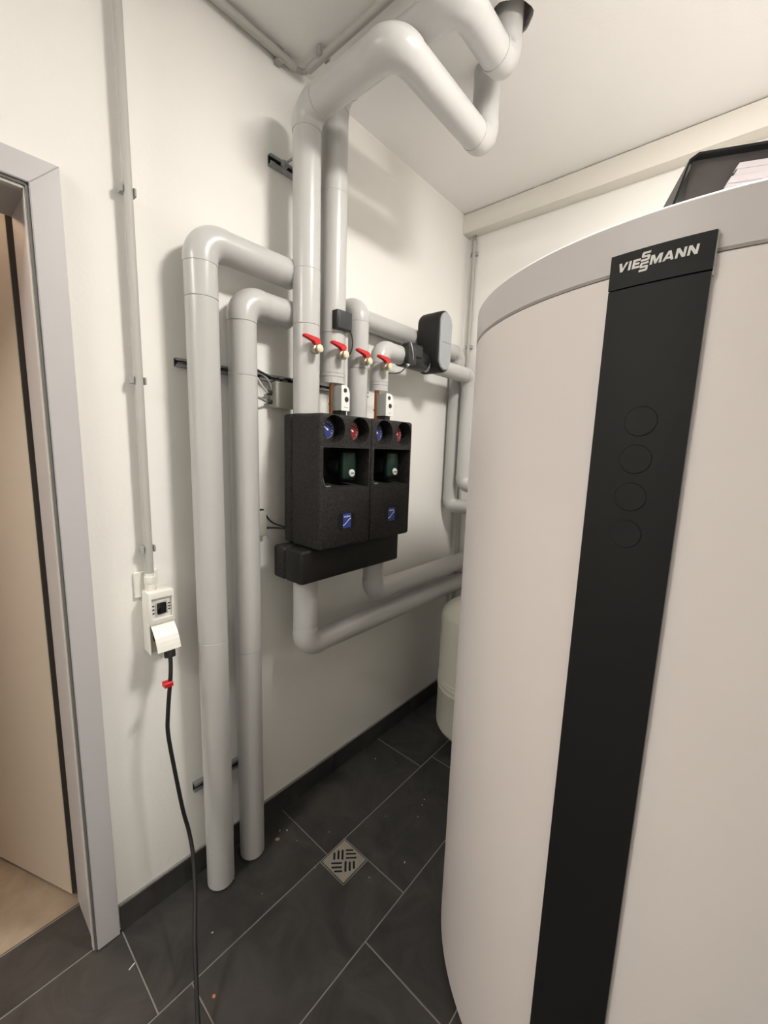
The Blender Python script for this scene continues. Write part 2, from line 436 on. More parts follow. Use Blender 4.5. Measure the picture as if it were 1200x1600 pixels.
def disc(bm, ang, z, r, r0, r1, n=40):
    c0 = None; a = []; b = []
    for k in range(n):
        t = 2*PI*k/n; u, v = r*math.cos(t), r*math.sin(t)
        aa = ang + u/RP
        a.append(bm.verts.new((TX+r0*math.cos(aa), TY+r0*math.sin(aa), z+v)))
        aa = ang + u*.94/RP
        b.append(bm.verts.new((TX+r1*math.cos(aa), TY+r1*math.sin(aa), z+v*.94)))
    for k in range(n): bm.faces.new((a[k], a[(k+1) % n], b[(k+1) % n], b[k]))
    bm.faces.new(b); bm.faces.new(a[::-1]); return bm
for k, z in enumerate((1.5858, 1.5285, 1.4702, 1.4115)):
    finish('cover_cap', disc(bm_new(), math.radians(-93.3 - .07*k), z, .0228, RP-.0005, RP+.0014), 'black_panel', pn, 40)
# lettering VIESSMANN with two stacked S
GL = {
 'V': ([(0, 1), (.3, 1), (.5, .36), (.78, 1), (1.06, 1), (.56, 0), (.28, 0)], 1.0),
 'I': ([(0, 0), (.27, 0), (.27, 1), (0, 1)], .27),
 'E': ([(0, 0), (.82, 0), (.82, .24), (.27, .24), (.27, .39), (.76, .39), (.76, .61), (.27, .61), (.27, .76), (.82, .76), (.82, 1), (0, 1)], .82),
 'S': ([(0, 0), (.80, 0), (.92, .1), (.92, .52), (.80, .61), (.26, .61), (.26, .77), (.9, .77), (.9, 1), (.12, 1), (0, .9), (0, .48), (.12, .39), (.66, .39), (.66, .23), (0, .23)], .92),
 'M': ([(0, 0), (.25, 0), (.25, .6), (.5, 0), (.68, 0), (.95, .6), (.95, 0), (1.2, 0), (1.2, 1), (.86, 1), (.6, .42), (.34, 1), (0, 1)], 1.2),
 'N': ([(0, 0), (.25, 0), (.25, .6), (.68, 0), (.98, 0), (.98, 1), (.73, 1), (.73, .4), (.3, 1), (0, 1)], .98)}
AO = [(0, 0), (.28, 0), (.40, .2), (.76, .2), (.85, 0), (1.14, 0), (.72, 1), (.44, 1)]
AI = [(.46, .38), (.69, .38), (.585, .68)]
H = .0125
seq = [('V', 0, 0), ('I', 1.18, 0), ('E', 1.62, 0), ('S', 2.5, .58), ('S', 2.5, -.52), ('M', 3.56, 0), ('A', 4.86, 0), ('N', 6.12, 0), ('N', 7.28, 0)]
TOTAL = 8.26
U0 = .0115; ULEN = .0985
def logo3(u, v, w):
    sk = .12*(v)                       # slight slant of the lettering
    a = A0 + (U0 + (u+sk)/TOTAL*ULEN)/RP
    r = RP + .0016 + w
    return Vector((TX+r*math.cos(a), TY+r*math.sin(a), 1.8085 + v*H))
for ch, u, dv in seq:
    b = bm_new()
    if ch == 'A':
        f = lambda x, y, w, u=u, dv=dv: logo3(u+x, y+dv, w)
        # A as two legs and a bar so that the counter stays open
        for poly in ([(0, 0), (.28, 0), (.585, .70), (.585, 1), (.44, 1)], [(.585, .70), (.86, 0), (1.14, 0), (.72, 1), (.585, 1)], [(.36, .18), (.80, .18), (.71, .38), (.45, .38)]):
            prism(b, poly, f, .0006)
    else:
        prism(b, GL[ch][0], lambda x, y, w, u=u, dv=dv: logo3(u+x, y+dv, w), .0006)
    finish('letter', b, 'logo', bd, 0)

# binder lying on the tank
bx, by0, by1 = 1.187, .80, 1.10
bi = thing('ring_binder', (bx+.14, .95, TZ+.003), 'dark lever arch binder full of papers lying on top of the tank', 'binder')
b = bm_new()
zt = TZ+.0035
BC, BS = math.cos(math.radians(22)), math.sin(math.radians(22))
def bw(u, l, v): return Vector((bx + u*BC - l*BS, by0 + u*BS + l*BC, zt + v))
def bprism(poly, m, name, y0=by0, y1=by1, parent=bi):
    b = bm_new(); prism(b, poly, lambda u, v, w: bw(u, y0-by0+w, v), y1-y0); return finish(name, b, m, parent, 20)
bprism([(-.004, 0), (.285, 0), (.285, .004), (-.001, .004)], 'binder', 'bottom_cover')
bprism([(-.018, .003), (-.0145, .0025), (.0035, .0765), (.012, .0825), (.012, .0855), (.0015, .0785)], 'binder_edge', 'spine')
bprism([(.012, .0823), (.285, .0823), (.285, .0858), (.012, .0858)], 'binder_edge', 'top_cover')
bprism([(.02, .0859), (.285, .0859), (.285, .0868), (.02, .0868)], 'white_plastic', 'cover_highlight', by0, by0+.003)  # painted highlight: pale strip for the light catching the cover's edge
bprism([(.002, .004), (.28, .004), (.28, .0822), (.0085, .0822)], 'binder_inner', 'inner_sheet', by0+.0135, by0+.0155)
random.seed(3)
for k in range(7):
    z0 = .006 + k*.0085; off = .046 + k*.0022 + random.uniform(-.003, .003)
    bprism([(off, z0), (.268, z0), (.268, z0+.008), (off+.004, z0+.008)], 'paper', 'paper_stack', by0+.001+random.uniform(0, .005), by0+.0132)
b = bm_new(); sweep(b, smooth_path([bw(.012, .008, .010), bw(.024, .008, .020), bw(.036, .008, .021), bw(.043, .008, .010)]), .0022, 10)
prism(b, [(.010, .004), (.044, .004), (.044, .008), (.010, .008)], lambda u, v, w: bw(u, .002+w, v), .011)
finish('lever_mechanism', b, 'steel', bi)

# ------------------------------------------------------------------ insulated pipes
def pipe(label, pts, r, fr=.055, splits=None, bands=(), capr=True):
    """things made of sleeves and elbow shells; splits {segment: [distances]}"""
    pts = [Vector(p) for p in pts]
    t = thing('insulated_pipe', pts[0], label, 'pipe', 'grey insulated pipes on the wall')
    splits = splits or {}
    n = len(pts); cuts = []
    for i in range(n-1):
        a, b = pts[i].copy(), pts[i+1].copy(); d = (b-a).normalized()
        if i > 0: a += d*fr
        if i < n-2: b -= d*fr
        L = (b-a).length; ts = [0] + [s for s in splits.get(i, [])] + [L]
        for j, (u, v) in enumerate(zip(ts, ts[1:])):
            rr = r if j % 2 == 0 else r+.0006
            g = .0005
            p0, p1 = a+d*(u+(g if j else 0)), a+d*v
            finish('sleeve', sweep(bm_new(), [p0, p0+d*.0008, p1-d*.0008, p1], [rr-.0008, rr, rr, rr-.0008], 40), 'pvc', t, 25)
    for i in range(1, n-1):
        d0 = (pts[i]-pts[i-1]).normalized(); d1 = (pts[i+1]-pts[i]).normalized()
        c = pts[i] - d0*fr + d1*fr
        path = [pts[i]-d0*(fr+.012)]
        N = 12
        for k in range(N+1):
            a = PI/2*k/N
            path.append(c - d1*fr*math.cos(a) + d0*fr*math.sin(a))
        path.append(pts[i]+d1*(fr+.012))
        re = r+.0020
        rad = [re-.0004] + [re]*(N+1) + [re-.0004]
        finish('elbow', sweep(bm_new(), path, rad, 40), 'pvc', t, 50)
    for p, dd, wdt in bands:
        p = Vector(p); dd = Vector(dd).normalized()
        finish('band', sweep(bm_new(), [p-dd*wdt/2, p-dd*wdt*.35, p+dd*wdt*.35, p+dd*wdt/2], [r+.0004, r+.0014, r+.0014, r+.0004], 40), 'pvc', t, 25)
    return t
RC, RD = .0447, .0447
pA = pipe('leftmost floor-standing grey insulated pipe with its elbow highest, nearest the power socket',
     [(.085, .590, .004), (.085, .590, 2.095), (.085, .900, 2.095)], .0448, .058, {0: [.16, .905, 1.93]})
pB = pipe('second floor-standing grey insulated pipe with lower elbow, between the leftmost pipe and the pump boxes',
     [(.072, .722, .004), (.072, .722, 1.972), (.072, .900, 1.972)], .0440, .055, {0: [.82, 1.74]})
pC = pipe('front grey riser pipe rising from the left pump box, bending under the ceiling',
     [(.138, .9215, 1.640), (.138, .9215, 2.568), (.497, .9215, 2.568), (.497, 1.394, 2.568), (.497, 1.394, 2.795)], RC, .052, {0: [.29, .46]})
pD = pipe('rear grey riser pipe ending over a bare copper stub, going up into the ceiling hole',
     [(.138, 1.0385, 1.757), (.138, 1.0385, 2.685), (.608, 1.0385, 2.685), (.608, 1.300, 2.685), (.608, 1.300, 2.85)], RD, .052, {0: [.022, .034, .17, .62]})
pE = pipe('grey pipe turning to the wall behind the dark capsule, from the right pump box',
     [(.138, 1.169, 1.640), (.138, 1.169, 2.053), (.050, 1.169, 2.053), (.050, 2.027, 2.053), (.050, 2.027, 1.222), (1.25, 2.027, 1.222)], .0388, .0425, {0: [.19]})
pG = pipe('grey pipe with short elbow carrying the dark capsule, rightmost over the pump boxes',
     [(.138, 1.2925, 1.762), (.138, 1.2925, 1.927), (.138, 2.010, 1.927), (.138, 2.010, 1.346), (1.25, 2.010, 1.346)], .0380, .044, {0: [.022, .034]})
pH = pipe('lower grey pipe under the manifold, longest horizontal run along the wall',
     [(.138, .920, 1.070), (.138, .920, .787), (.138, 2.155, .787)], .0445, .052, {0: [.20]})
pI = pipe('upper grey pipe leaving the manifold at its right end towards the tank',
     [(.145, 1.283, 1.070), (.145, 1.283, .910), (.145, 2.155, .910)], .0452, .052)
# narrower jackets on the drops behind the tank
for t in (pE, pG):
    pass

# copper stubs under the two short pipes
for y, lab in ((1.039, 'copper pipe stub below the rear riser, left of the two'), (1.283, 'copper pipe stub below the short elbow pipe, right of the two')):
    b = bm_new(); cyl(b, (.138, y, 1.638), (.138, y, 1.765), .0105, 20)
    cyl(b, (.138, y, 1.683), (.138, y, 1.690), .0128, 20, .001)
    top('copper_pipe', b, 'copper', (.138, y, 1.638), lab, 'pipe', 'copper stubs')

# ------------------------------------------------------------------ pump groups and manifold
def text_on_x(body, size, x, y, z):
    b = text_mesh(body, size)
    for v in b.verts: v.co = Vector((x+v.co.z, y+v.co.x, z+v.co.y))
    return b
def pump_group(y0, wdt, hole_y, lab):
    x0, xs, x1, z0, z1 = .080, .125, .281, 1.186, 1.639
    t = thing('pump_group', ((x0+x1)/2, y0+wdt/2, z0), lab, 'pump', 'black foam pump boxes')
    finish('rear_shell', B(x0, xs, y0+.001, y0+wdt-.001, z0+.004, z1+.001, .010, 3), 'epp', t)
    fr = finish('front_shell', B(xs+.0002, x1, y0, y0+wdt, z0, z1, .012, 3), 'epp', t)
    fr.parent = None; loc = Vector(t.location)
    fr.location = loc
    cs = []
    for hy in hole_y:
        cs.append(cyl(bm_new(), (.232, hy, 1.590), (.30, hy, 1.590), .0462, 48))
    wy0, wy1 = y0+.012, y0+wdt-.014
    cs.append(box(bm_new(), .150, .30, wy0, wy1, 1.391, 1.530))
    cs.append(box(bm_new(), x1-.0012, .30, y0+.078, y0+.168, 1.252, 1.305))
    cut(fr, cs)
    fr.location = (0, 0, 0); fr.parent = t
    # sloping sill at the lower edge of the window
    b = bm_new(); prism(b, [(.152, 1.391), (.279, 1.391), (.279, 1.393), (.152, 1.401)], lambda u, v, w: Vector((u, wy0+.001+w, v)), wy1-wy0-.002)
    finish('window_sill', b, 'epp', t)
    # thermometers
    for hy, mm, ang in ((hole_y[0], 'dial_blue', 2.55), (hole_y[1], 'dial_red', 2.75)):
        g = finish('thermometer', cyl(bm_new(), (.230, hy, 1.590), (.2405, hy, 1.590), .0315, 40, .0015), 'dial_rim', t)
        finish('dial', cyl(bm_new(), (.2400, hy, 1.590), (.2412, hy, 1.590), .0285, 40), mm, g)
        b = bm_new()
        dy, dz = math.cos(ang), math.sin(ang)
        for q in (-1, 1):
            pass
        prism(b, [(-.006, -.0016), (.022, -.0007), (.022, .0007), (-.006, .0016)],
              lambda u, v, w: Vector((.2418+w, hy + u*dy - v*dz, 1.590 + u*dz + v*dy)), .0008)
        cyl(b, (.2412, hy, 1.590), (.2438, hy, 1.590), .0034, 14)
        finish('needle', b, 'white', g)
        b = bm_new()
        for k in range(11):
            a = math.radians(-30 + 24*k); c, s = math.cos(a), math.sin(a)
            prism(b, [(.021, -.0009), (.026, -.0009), (.026, .0009), (.021, .0009)],
                  lambda u, v, w: Vector((.2413+w, hy + u*c - v*s, 1.590 + u*s + v*c)), .0003)
        finish('dial_marks', b, 'white', g, 0)
    # circulation pump inside the window
    py = y0+.168
    b = B(.212, .247, py-.034, py+.034, 1.415, 1.522, .014, 4)
    pm = finish('pump_head', b, 'green', t)
    finish('pump_body', cyl(bm_new(), (.152, py, 1.465), (.2125, py, 1.465), .036, 32, .004), 'sensor', t)
    k_ = finish('control_knob', cyl(bm_new(), (.246, py+.004, 1.442), (.2525, py+.004, 1.442), .0135, 28, .0015), 'knob', pm)
    b = bm_new(); box(b, .2522, .2536, py-.003, py+.011, 1.4405, 1.4435); finish('knob_mark', b, 'label_black', k_, 0)
    b = bm_new(); prism(b, [(-.012, -.001), (.012, .009), (.012, .011), (-.012, .001)], lambda u, v, w: Vector((.2468+w, py+u+.004, 1.482+v)), .0006)
    finish('pump_mark', b, 'label_black', pm, 0)
    b = bm_new(); sweep(b, smooth_path([(.19, wy0+.055, 1.525), (.215, wy0+.036, 1.505), (.222, wy0+.028, 1.470), (.21, wy0+.038, 1.440), (.19, wy0+.05, 1.425)]), .0035, 10)
    finish('cable', b, 'cable_grey', t)
    b = bm_new(); sweep(b, smooth_path([(.272, wy0+.004, 1.432), (.262, wy0+.018, 1.414), (.252, wy0+.034, 1.4), (.248, wy0+.06, 1.3985)]), .0028, 10)
    finish('wire', b, 'cable_grey', t)
    # label
    lb = finish('label', B(x1-.0013, x1-.0004, y0+.079, y0+.167, 1.253, 1.304), 'label_black', t, 0)
    lx = x1-.0004
    finish('label_field', B(lx, lx+.0003, y0+.104, y0+.142, 1.253, 1.304), 'label_blue', lb, 0)
    finish('label_text', text_on_x('meibes', .0112, lx+.0006, y0+.123, 1.291), 'white', lb, 0)
    b = bm_new()
    for k in range(8):
        u0, u1 = k/8, (k+1)/8
        f = lambda u: 1.262 + .022*(u*u*(3-2*u))
        prism(b, [(u0, f(u0)), (u1, f(u1)), (u1, f(u1)+.0035), (u0, f(u0)+.0035)], lambda u, v, w: Vector((lx+.0003+w, y0+.104+u*.038, v)), .0003)
    finish('label_swoosh', b, 'white', lb, 0)
    return t
pump_group(.866, .2412, (.9265, 1.0445), 'left black foam pump box with green pump, mounted against the wall')
pump_group(1.1076, .2394, (1.175, 1.2915), 'right black foam pump box with green pump, nearer the tank')
mf = thing('manifold', (.16, 1.076, 1.068), 'long flat black foam manifold housing below both pump boxes', 'manifold')
finish('rear_shell', B(.080, .1455, .822, 1.332, 1.068, 1.1845, .010, 3), 'epp', mf)
finish('front_shell', B(.1457, .241, .822, 1.332, 1.068, 1.1845, .010, 3), M['act_black'], mf)

# ------------------------------------------------------------------ valves
def valve(x, y, z, lab):
    t = thing('ball_valve', (x, y, z), lab, 'valve', 'red-lever valves above the pump boxes')
    b = bm_new(); cyl(b, (x-.006, y, z), (x+.008, y, z), .0085, 20)
    cyl(b, (x+.004, y, z), (x+.036, y, z), .0095, 20); cyl(b, (x+.005, y, z), (x+.013, y, z), .0125, 6, .0012); cyl(b, (x+.026, y, z), (x+.033, y, z), .0115, 6, .0012)
    cyl(b, (x+.014, y, z), (x+.024, y, z), .0145, 20, .003)
    cyl(b, (x+.020, y, z), (x+.020, y, z+.019), .006, 16)
    finish('body', b, 'brass', t)
    b = bm_new(); cyl(b, (x+.0345, y, z+.001), (x+.0405, y, z+.001), .0130, 8, .0015)
    for k in range(4):
        a = PI/2*k+.4; cyl(b, (x+.0400, y+.006*math.cos(a), z+.001+.006*math.sin(a)), (x+.0412, y+.006*math.cos(a), z+.001+.006*math.sin(a)), .0020, 10)
    finish('end_cap', b, 'cap', t)
    b = bm_new()
    prism(b, [(-.011, .014), (.012, .014), (.013, .030), (.004, .036), (-.026, .0375), (-.048, .040), (-.055, .036), (-.054, .030), (-.030, .026), (-.013, .024)],
          lambda u, v, w: Vector((x+.012+w, y+u, z+v)), .016)
    bmesh.ops.bevel(b, geom=b.edges[:], offset=.0022, segments=2, affect='EDGES')
    finish('lever', b, 'red', t)
    return t
xv = .138+.0447
valve(xv, .912, 1.846, 'red-lever brass valve on the front riser, leftmost of the four')
valve(xv, 1.029, 1.849, 'red-lever brass valve below the dark sensor box, second of four')
valve(xv-.005, 1.155, 1.849, 'red-lever brass valve on the third pipe from the left, third of four')
valve(xv-.0065, 1.272, 1.849, 'red-lever brass valve on the short elbow pipe, rightmost of four')

# sensor box on rear riser
sb = thing('sensor_box', (.19, 1.04, 1.935), 'small dark sensor box strapped on the rear riser above its valve', 'sensor')
finish('housing', B(.170, .198, 1.006, 1.074, 1.936, 1.998, .003, 2), 'cable', sb)
finish('face', B(.1975, .201, 1.008, 1.073, 1.938, 1.997, .0015, 2), 'sensor', sb)
b = bm_new(); sweep(b, smooth_path([(.196, 1.066, 1.938), (.198, 1.075, 1.925), (.197, 1.081, 1.895), (.188, 1.078, 1.865), (.165, 1.072, 1.845), (.14, 1.092, 1.83)]), .0026, 10)
finish('cable', b, 'cable', sb)

# controllers by the copper stubs
def meter(y0, y1, lab):
    t = thing('flow_meter', (.178, (y0+y1)/2, 1.640), lab, 'meter', 'controllers by the copper stubs')
    b = bm_new(); prism(b, [(.156, 1.662), (.2035, 1.662), (.2035, 1.738), (.1985, 1.745), (.188, 1.748), (.156, 1.748)], lambda u, v, w: Vector((u, y0+w, v)), y1-y0)
    finish('housing', b, 'meter_grey', t, 25)
    b = bm_new()
    prism(b, [(y0, 1.6615), (y1, 1.6615), (y1, 1.722), (y1-.003, 1.733), (y1-.009, 1.742), (y1-.017, 1.748), (y0+.003, 1.749), (y0, 1.746)], lambda u, v, w: Vector((.2032+w, u, v)), .0035)
    fc = finish('front_cover', b, 'meter_white', t, 25)
    finish('knob', cyl(bm_new(), (.2065, y0+.0165, 1.7315), (.2085, y0+.0165, 1.7315), .0078, 20, .0008), 'sensor', fc)
    finish('knob', cyl(bm_new(), (.2065, y0+.0235, 1.701), (.2085, y0+.0235, 1.701), .0093, 20, .0008), 'sensor', fc)
    finish('print', B(.2066, .2069, y0+.012, y0+.032, 1.672, 1.6745), 'meter_grey', fc, 0)
    finish('foot', B(.160, .196, y0+.006, y1-.006, 1.640, 1.6618), 'cable', t)
    return t
meter(1.0235, 1.0625, 'small grey and white controller beside the left copper stub')
meter(1.264, 1.307, 'small grey and white controller beside the right copper stub')

# ------------------------------------------------------------------ capsule on the right pipe
ac = thing('pump_capsule', (.154, 1.644, 1.886), 'dark upright capsule housing with blue-grey face on the right pipe', 'pump')
ya, yb, za, zb = 1.592, 1.692, 1.884, 2.150
def stadium(y0, y1, z0, z1, n=12):
    r = (y1-y0)/2; c = (y0+y1)/2; out = []
    for k in range(n+1):
        a = PI*k/n; out.append((c+r*math.cos(a), z1-r+r*math.sin(a)))
    for k in range(n+1):
        a = PI+PI*k/n; out.append((c+r*math.cos(a), z0+r+r*math.sin(a)))
    return out
b = bm_new(); prev = None
for xx, ins in [(.086+.026*(1-math.cos(q)), .026*(1-math.sin(q))) for q in [PI/2*k/6 for k in range(7)]] + [(.207, 0), (.2125, .0015), (.216, .005)]:
    ring = [b.verts.new((xx, u, v)) for u, v in stadium(ya+ins, yb-ins, za+ins, zb-ins)]
    if prev is None: b.faces.new(ring)
    else:
        for k in range(len(ring)): b.faces.new((prev[k], prev[(k+1) % len(ring)], ring[(k+1) % len(ring)], ring[k]))
    prev = ring
b.faces.new(prev[::-1])
finish('shell', b, 'act_black', ac, 40)
b = bm_new(); prism(b, stadium(ya+.006, yb-.004, za+.010, zb-.008), lambda u, v, w: Vector((.2135+w, u, v)), .008)
bmesh.ops.bevel(b, geom=[e for e in b.edges if all(abs(v.co.x-.2215) < 1e-6 for v in e.verts)], offset=.003, segments=2, affect='EDGES')
fc = finish('face', b, 'act_face', ac, 40)
finish('face_seam', B(.2212, .2218, ya+.02, yb-.012, 2.012, 2.0135), 'slot_dark', fc, 0)
cp = thing('pipe_coupling', (.138, 1.50, 1.88), 'black coupling collar with cable between short elbow pipe and capsule', 'coupling')
b = bm_new(); cyl(b, (.138, 1.425, 1.927), (.138, 1.588, 1.927), .044, 32, .004); finish('collar', b, 'cable', cp)
b = bm_new(); box(b, .150, .194, 1.415, 1.515, 1.922, 1.976, .008, 3); box(b, .170, .197, 1.410, 1.462, 1.888, 1.958, .004, 2); finish('bracket', b, 'cable', cp)
b = bm_new(); sweep(b, smooth_path([(.193, 1.424, 1.973), (.1985, 1.430, 1.945), (.1980, 1.437, 1.915), (.188, 1.443, 1.890)]), .0028, 10); finish('strap', b, 'galv', cp)
b = bm_new(); sweep(b, smooth_path([(.184, 1.416, 1.886), (.184, 1.395, 1.862), (.182, 1.37, 1.845), (.172, 1.34, 1.838), (.15, 1.315, 1.838), (.12, 1.30, 1.835)]), .0026, 10); finish('cable', b, 'cable', cp)
b = bm_new(); cyl(b, (.184, 1.428, 1.889), (.184, 1.414, 1.880), .0065, 14); finish('cable_gland', b, 'white_plastic', cp)

# ------------------------------------------------------------------ wall rails, boxes, wires
def rail(y0, y1, z0, z1, lab, depth=.018, slots=.046):
    t = thing('mounting_rail', (0, (y0+y1)/2, z0), lab, 'rail', 'steel mounting rails')
    b = bm_new()
    box(b, .0005, .0025, y0, y1, z0, z1); box(b, .0025, depth, y0, y1, z1-.0025, z1); box(b, .0025, depth, y0, y1, z0, z0+.0025)
    zc = (z0+z1)/2; d = (z1-z0)
    box(b, depth-.002, depth, y0, y1, z1-d*.30, z1-.0025); box(b, depth-.002, depth, y0, y1, z0+.0025, z0+d*.30)
    finish('channel', b, 'galv', t, 0)
    b = bm_new(); y = y0+.022
    while y < y1-.015:
        cyl(b, (.0024, y-.008, zc), (.0032, y-.008, zc), d*.17, 12); cyl(b, (.0024, y+.008, zc), (.0032, y+.008, zc), d*.17, 12)
        box(b, .0024, .0032, y-.008, y+.008, zc-d*.17, zc+d*.17); y += slots
    finish('slots', b, 'cable_light', t, 0)
    b = bm_new(); box(b, .0025, .0030, y0+.001, y1-.001, z0+.003, z1-.003); finish('back', b, 'rail_dark', t, 0)
    return t
r1_ = rail(.868, 1.10, 2.441, 2.472, 'short steel mounting rail high on the wall with a threaded rod')
b = bm_new(); cyl(b, (.004, .921, 2.462), (.026, .921, 2.462), .006, 12); cyl(b, (.016, .921, 2.462), (.021, .921, 2.462), .0135, 24, .001); cyl(b, (.021, .921, 2.462), (.029, .921, 2.462), .009, 6)
finish('nut', b, 'galv', r1_)
finish('rod', cyl(bm_new(), (.02, .921, 2.462), (.100, .921, 2.462), .0042, 12), 'galv', r1_)
r2_ = rail(.540, 1.36, 1.752, 1.776, 'long steel mounting rail behind the pipes at mid height')
b = bm_new(); cyl(b, (.015, .885, 1.764), (.021, .885, 1.764), .010, 20, .001); cyl(b, (.021, .885, 1.764), (.06, .885, 1.764), .004, 10)
finish('nut', b, 'galv', r2_)
rail(.540, .745, .337, .368, 'short steel mounting rail low behind the floor-standing pipes')
jb = thing('junction_box', (.02, .91, 1.665), 'grey-beige junction box on the wall above the left pump box', 'box')
finish('base', B(.0005, .030, .862, .958, 1.664, 1.750, .004, 2), 'beige_plastic', jb)
finish('lid', B(.0305, .050, .860, .960, 1.662, 1.752, .004, 2), 'beige_plastic', jb)
b = bm_new()
for z in (1.682, 1.712): cyl(b, (.018, .862, z), (.018, .846, z), .0075, 14)
finish('cable_gland', b, 'sensor', jb)
wires = [([(.030, .790, 1.776), (.034, .82, 1.766), (.03, .845, 1.750), (.02, .862, 1.725)], 'cable_light', 'pale looped wire over the rail left of the junction box, upper one'),
         ([(.028, .786, 1.772), (.036, .810, 1.735), (.03, .832, 1.715), (.018, .850, 1.712)], 'cable_light', 'pale wire sagging into the upper gland of the junction box'),
         ([(.026, .782, 1.693), (.034, .806, 1.688), (.030, .828, 1.681), (.018, .850, 1.682)], 'cable_grey', 'dark wire entering the lower gland of the junction box'),
         ([(.036, .780, 1.785), (.040, .815, 1.772), (.036, .86, 1.762), (.034, .93, 1.768)], 'cable', 'black wire running along the mid-height rail')]
for pts, mm, lab in wires:
    b = bm_new(); sweep(b, smooth_path(pts, 10), .0033, 10)
    top('wire', b, mm, pts[0], lab, 'cable', 'wires at the junction box')
cb = thing('terminal_box', (.02, .81, 1.207), 'small beige terminal box on the wall beside the second floor-standing pipe', 'box')
finish('housing', B(.0005, .026, .795, .832, 1.206, 1.298, .003, 2), 'beige_plastic', cb)
finish('grip', B(.004, .018, .806, .826, 1.298, 1.303), 'cable', cb)
for pts, lab in (([(.016, .833, 1.285), (.018, .846, 1.262), (.026, .866, 1.245), (.06, .885, 1.236), (.10, .875, 1.236)], 'upper curved black cable from terminal box to pump box'),
                 ([(.016, .832, 1.232), (.03, .85, 1.2325), (.06, .865, 1.234), (.10, .870, 1.236)], 'lower straight black cable from terminal box to pump box')):
    b = bm_new(); sweep(b, smooth_path(pts, 8), .0032, 10)
    top('cable', b, 'cable', pts[0], lab, 'cable', 'cables from the terminal box')

# ------------------------------------------------------------------ conduits
def conduit(pts, r, clips, lab, cat='conduit', fr=.0):
    t = thing('conduit', pts[0], lab, cat, 'grey wiring conduits')
    for a, b_ in zip(pts, pts[1:]):
        finish('tube', sweep(bm_new(), [a, b_], r, 20), 'conduit', t, 50)
    for p, ax, nrm in clips:           # clip: position, tube axis, wall normal
        p = Vector(p); ax = Vector(ax); nrm = Vector(nrm); sd = ax.cross(nrm)
        b = bm_new()
        prof = [(-r*1.75, -r*1.5), (r*1.75, -r*1.5), (r*1.75, r*.25), (r*1.25, r*.55), (r*1.02, -r*.2), (r*.6, -r*.9), (-r*.6, -r*.9), (-r*1.02, -r*.2), (-r*1.25, r*.55), (-r*1.75, r*.25)]
        prism(b, prof, lambda u, v, w: p + sd*u + nrm*v + ax*(w-.009), .018)
        finish('clip', b, 'clip', t, 25)
    return t
cv = conduit([(.030, .4335, 1.135), (.030, .4335, 2.765)], .0108, [((.030, .4335, z), (0, 0, 1), (1, 0, 0)) for z in (2.165, 1.695, 1.222)], 'vertical grey conduit running up from the power socket')
conduit([(.022, -.6, 2.768), (.022, .962, 2.768)], .0125, [((.022, y, 2.768), (0, 1, 0), (1, 0, 0)) for y in (-.1, .42, .905)], 'grey conduit along the ceiling edge of the socket wall')
conduit([(.052, .996, 2.768), (1.2, .996, 2.768)], .0125, [((x, .996, 2.768), (1, 0, 0), (0, 0, -1)) for x in (.125, .75)], 'grey conduit crossing the ceiling above the pipes')
b = bm_new(); sweep(b, smooth_path([(.022, .955, 2.768), (.024, .978, 2.768), (.034, .992, 2.768), (.060, .996, 2.768)], 6), .008, 14)
top('conduit_cable', b, 'clip', (.03, .98, 2.768), 'short bent grey cable joining the two ceiling conduits in the corner', 'cable')
cc = conduit([(.044, YB-.016, .25), (.044, YB-.016, 2.665)], .0105, [((.044, YB-.016, z), (0, 0, 1), (0, -1, 0)) for z in (2.60, 2.115, 1.2)], 'thin grey conduit in the far room corner under the beam')
finish('gland', cyl(bm_new(), (.044, YB-.016, 2.655), (.044, YB-.016, 2.693), .008, 12), 'galv', cc)

# ------------------------------------------------------------------ power socket, plug, cord
so = thing('power_socket', (.0, .44, .905), 'white wall socket unit with dark display and open flap cover', 'socket')
finish('back_plate', B(.0008, .012, .398, .462, 1.075, 1.152, .002, 1), 'white_plastic', so)
b = bm_new(); cyl(b, (.028, .4335, 1.093), (.028, .4335, 1.128), .0145, 12, .002); cyl(b, (.028, .4335, 1.118), (.028, .4335, 1.142), .0165, 8, .002); cyl(b, (.028, .4335, 1.14), (.028, .4335, 1.15), .0135, 14)
finish('gland', b, 'white_plastic', so)
finish('base', B(.0008, .040, .4150, .4830, .905, 1.098, .004, 2), 'white_plastic', so)
hd = finish('display_housing', B(.0402, .066, .4135, .4845, 1.000, 1.099, .004, 2), 'white_plastic', so)
hd.parent = None; hd.location = so.location
cut(hd, [box(bm_new(), .058, .09, .4215, .4775, 1.016, 1.080)])
hd.location = (0, 0, 0); hd.parent = so
sc = finish('screen_surround', B(.0578, .0602, .4335, .4655, 1.0245, 1.068, .004, 2), 'meter_white', hd)
finish('screen', B(.0600, .0610, .4370, .4620, 1.0290, 1.0635, .003, 2), 'screen', hd)
for y in (.4275, .4712):
    for z in (1.056, 1.045, 1.034) if y < .45 else (1.056, 1.047, 1.038):
        finish('button', B(.0578, .0592, y-.0026, y+.0026, z-.0018, z+.0018), 'sensor', hd, 0)
finish('side_wall', B(.0402, .056, .4150, .4185, .905, 1.000, .001, 1), 'white_plastic', so)
b = bm_new()     # flap hinged under the display, swung outwards
fl0 = Vector((.061, 0, 1.000)); fld = Vector((.046, 0, -.070))
N = 6
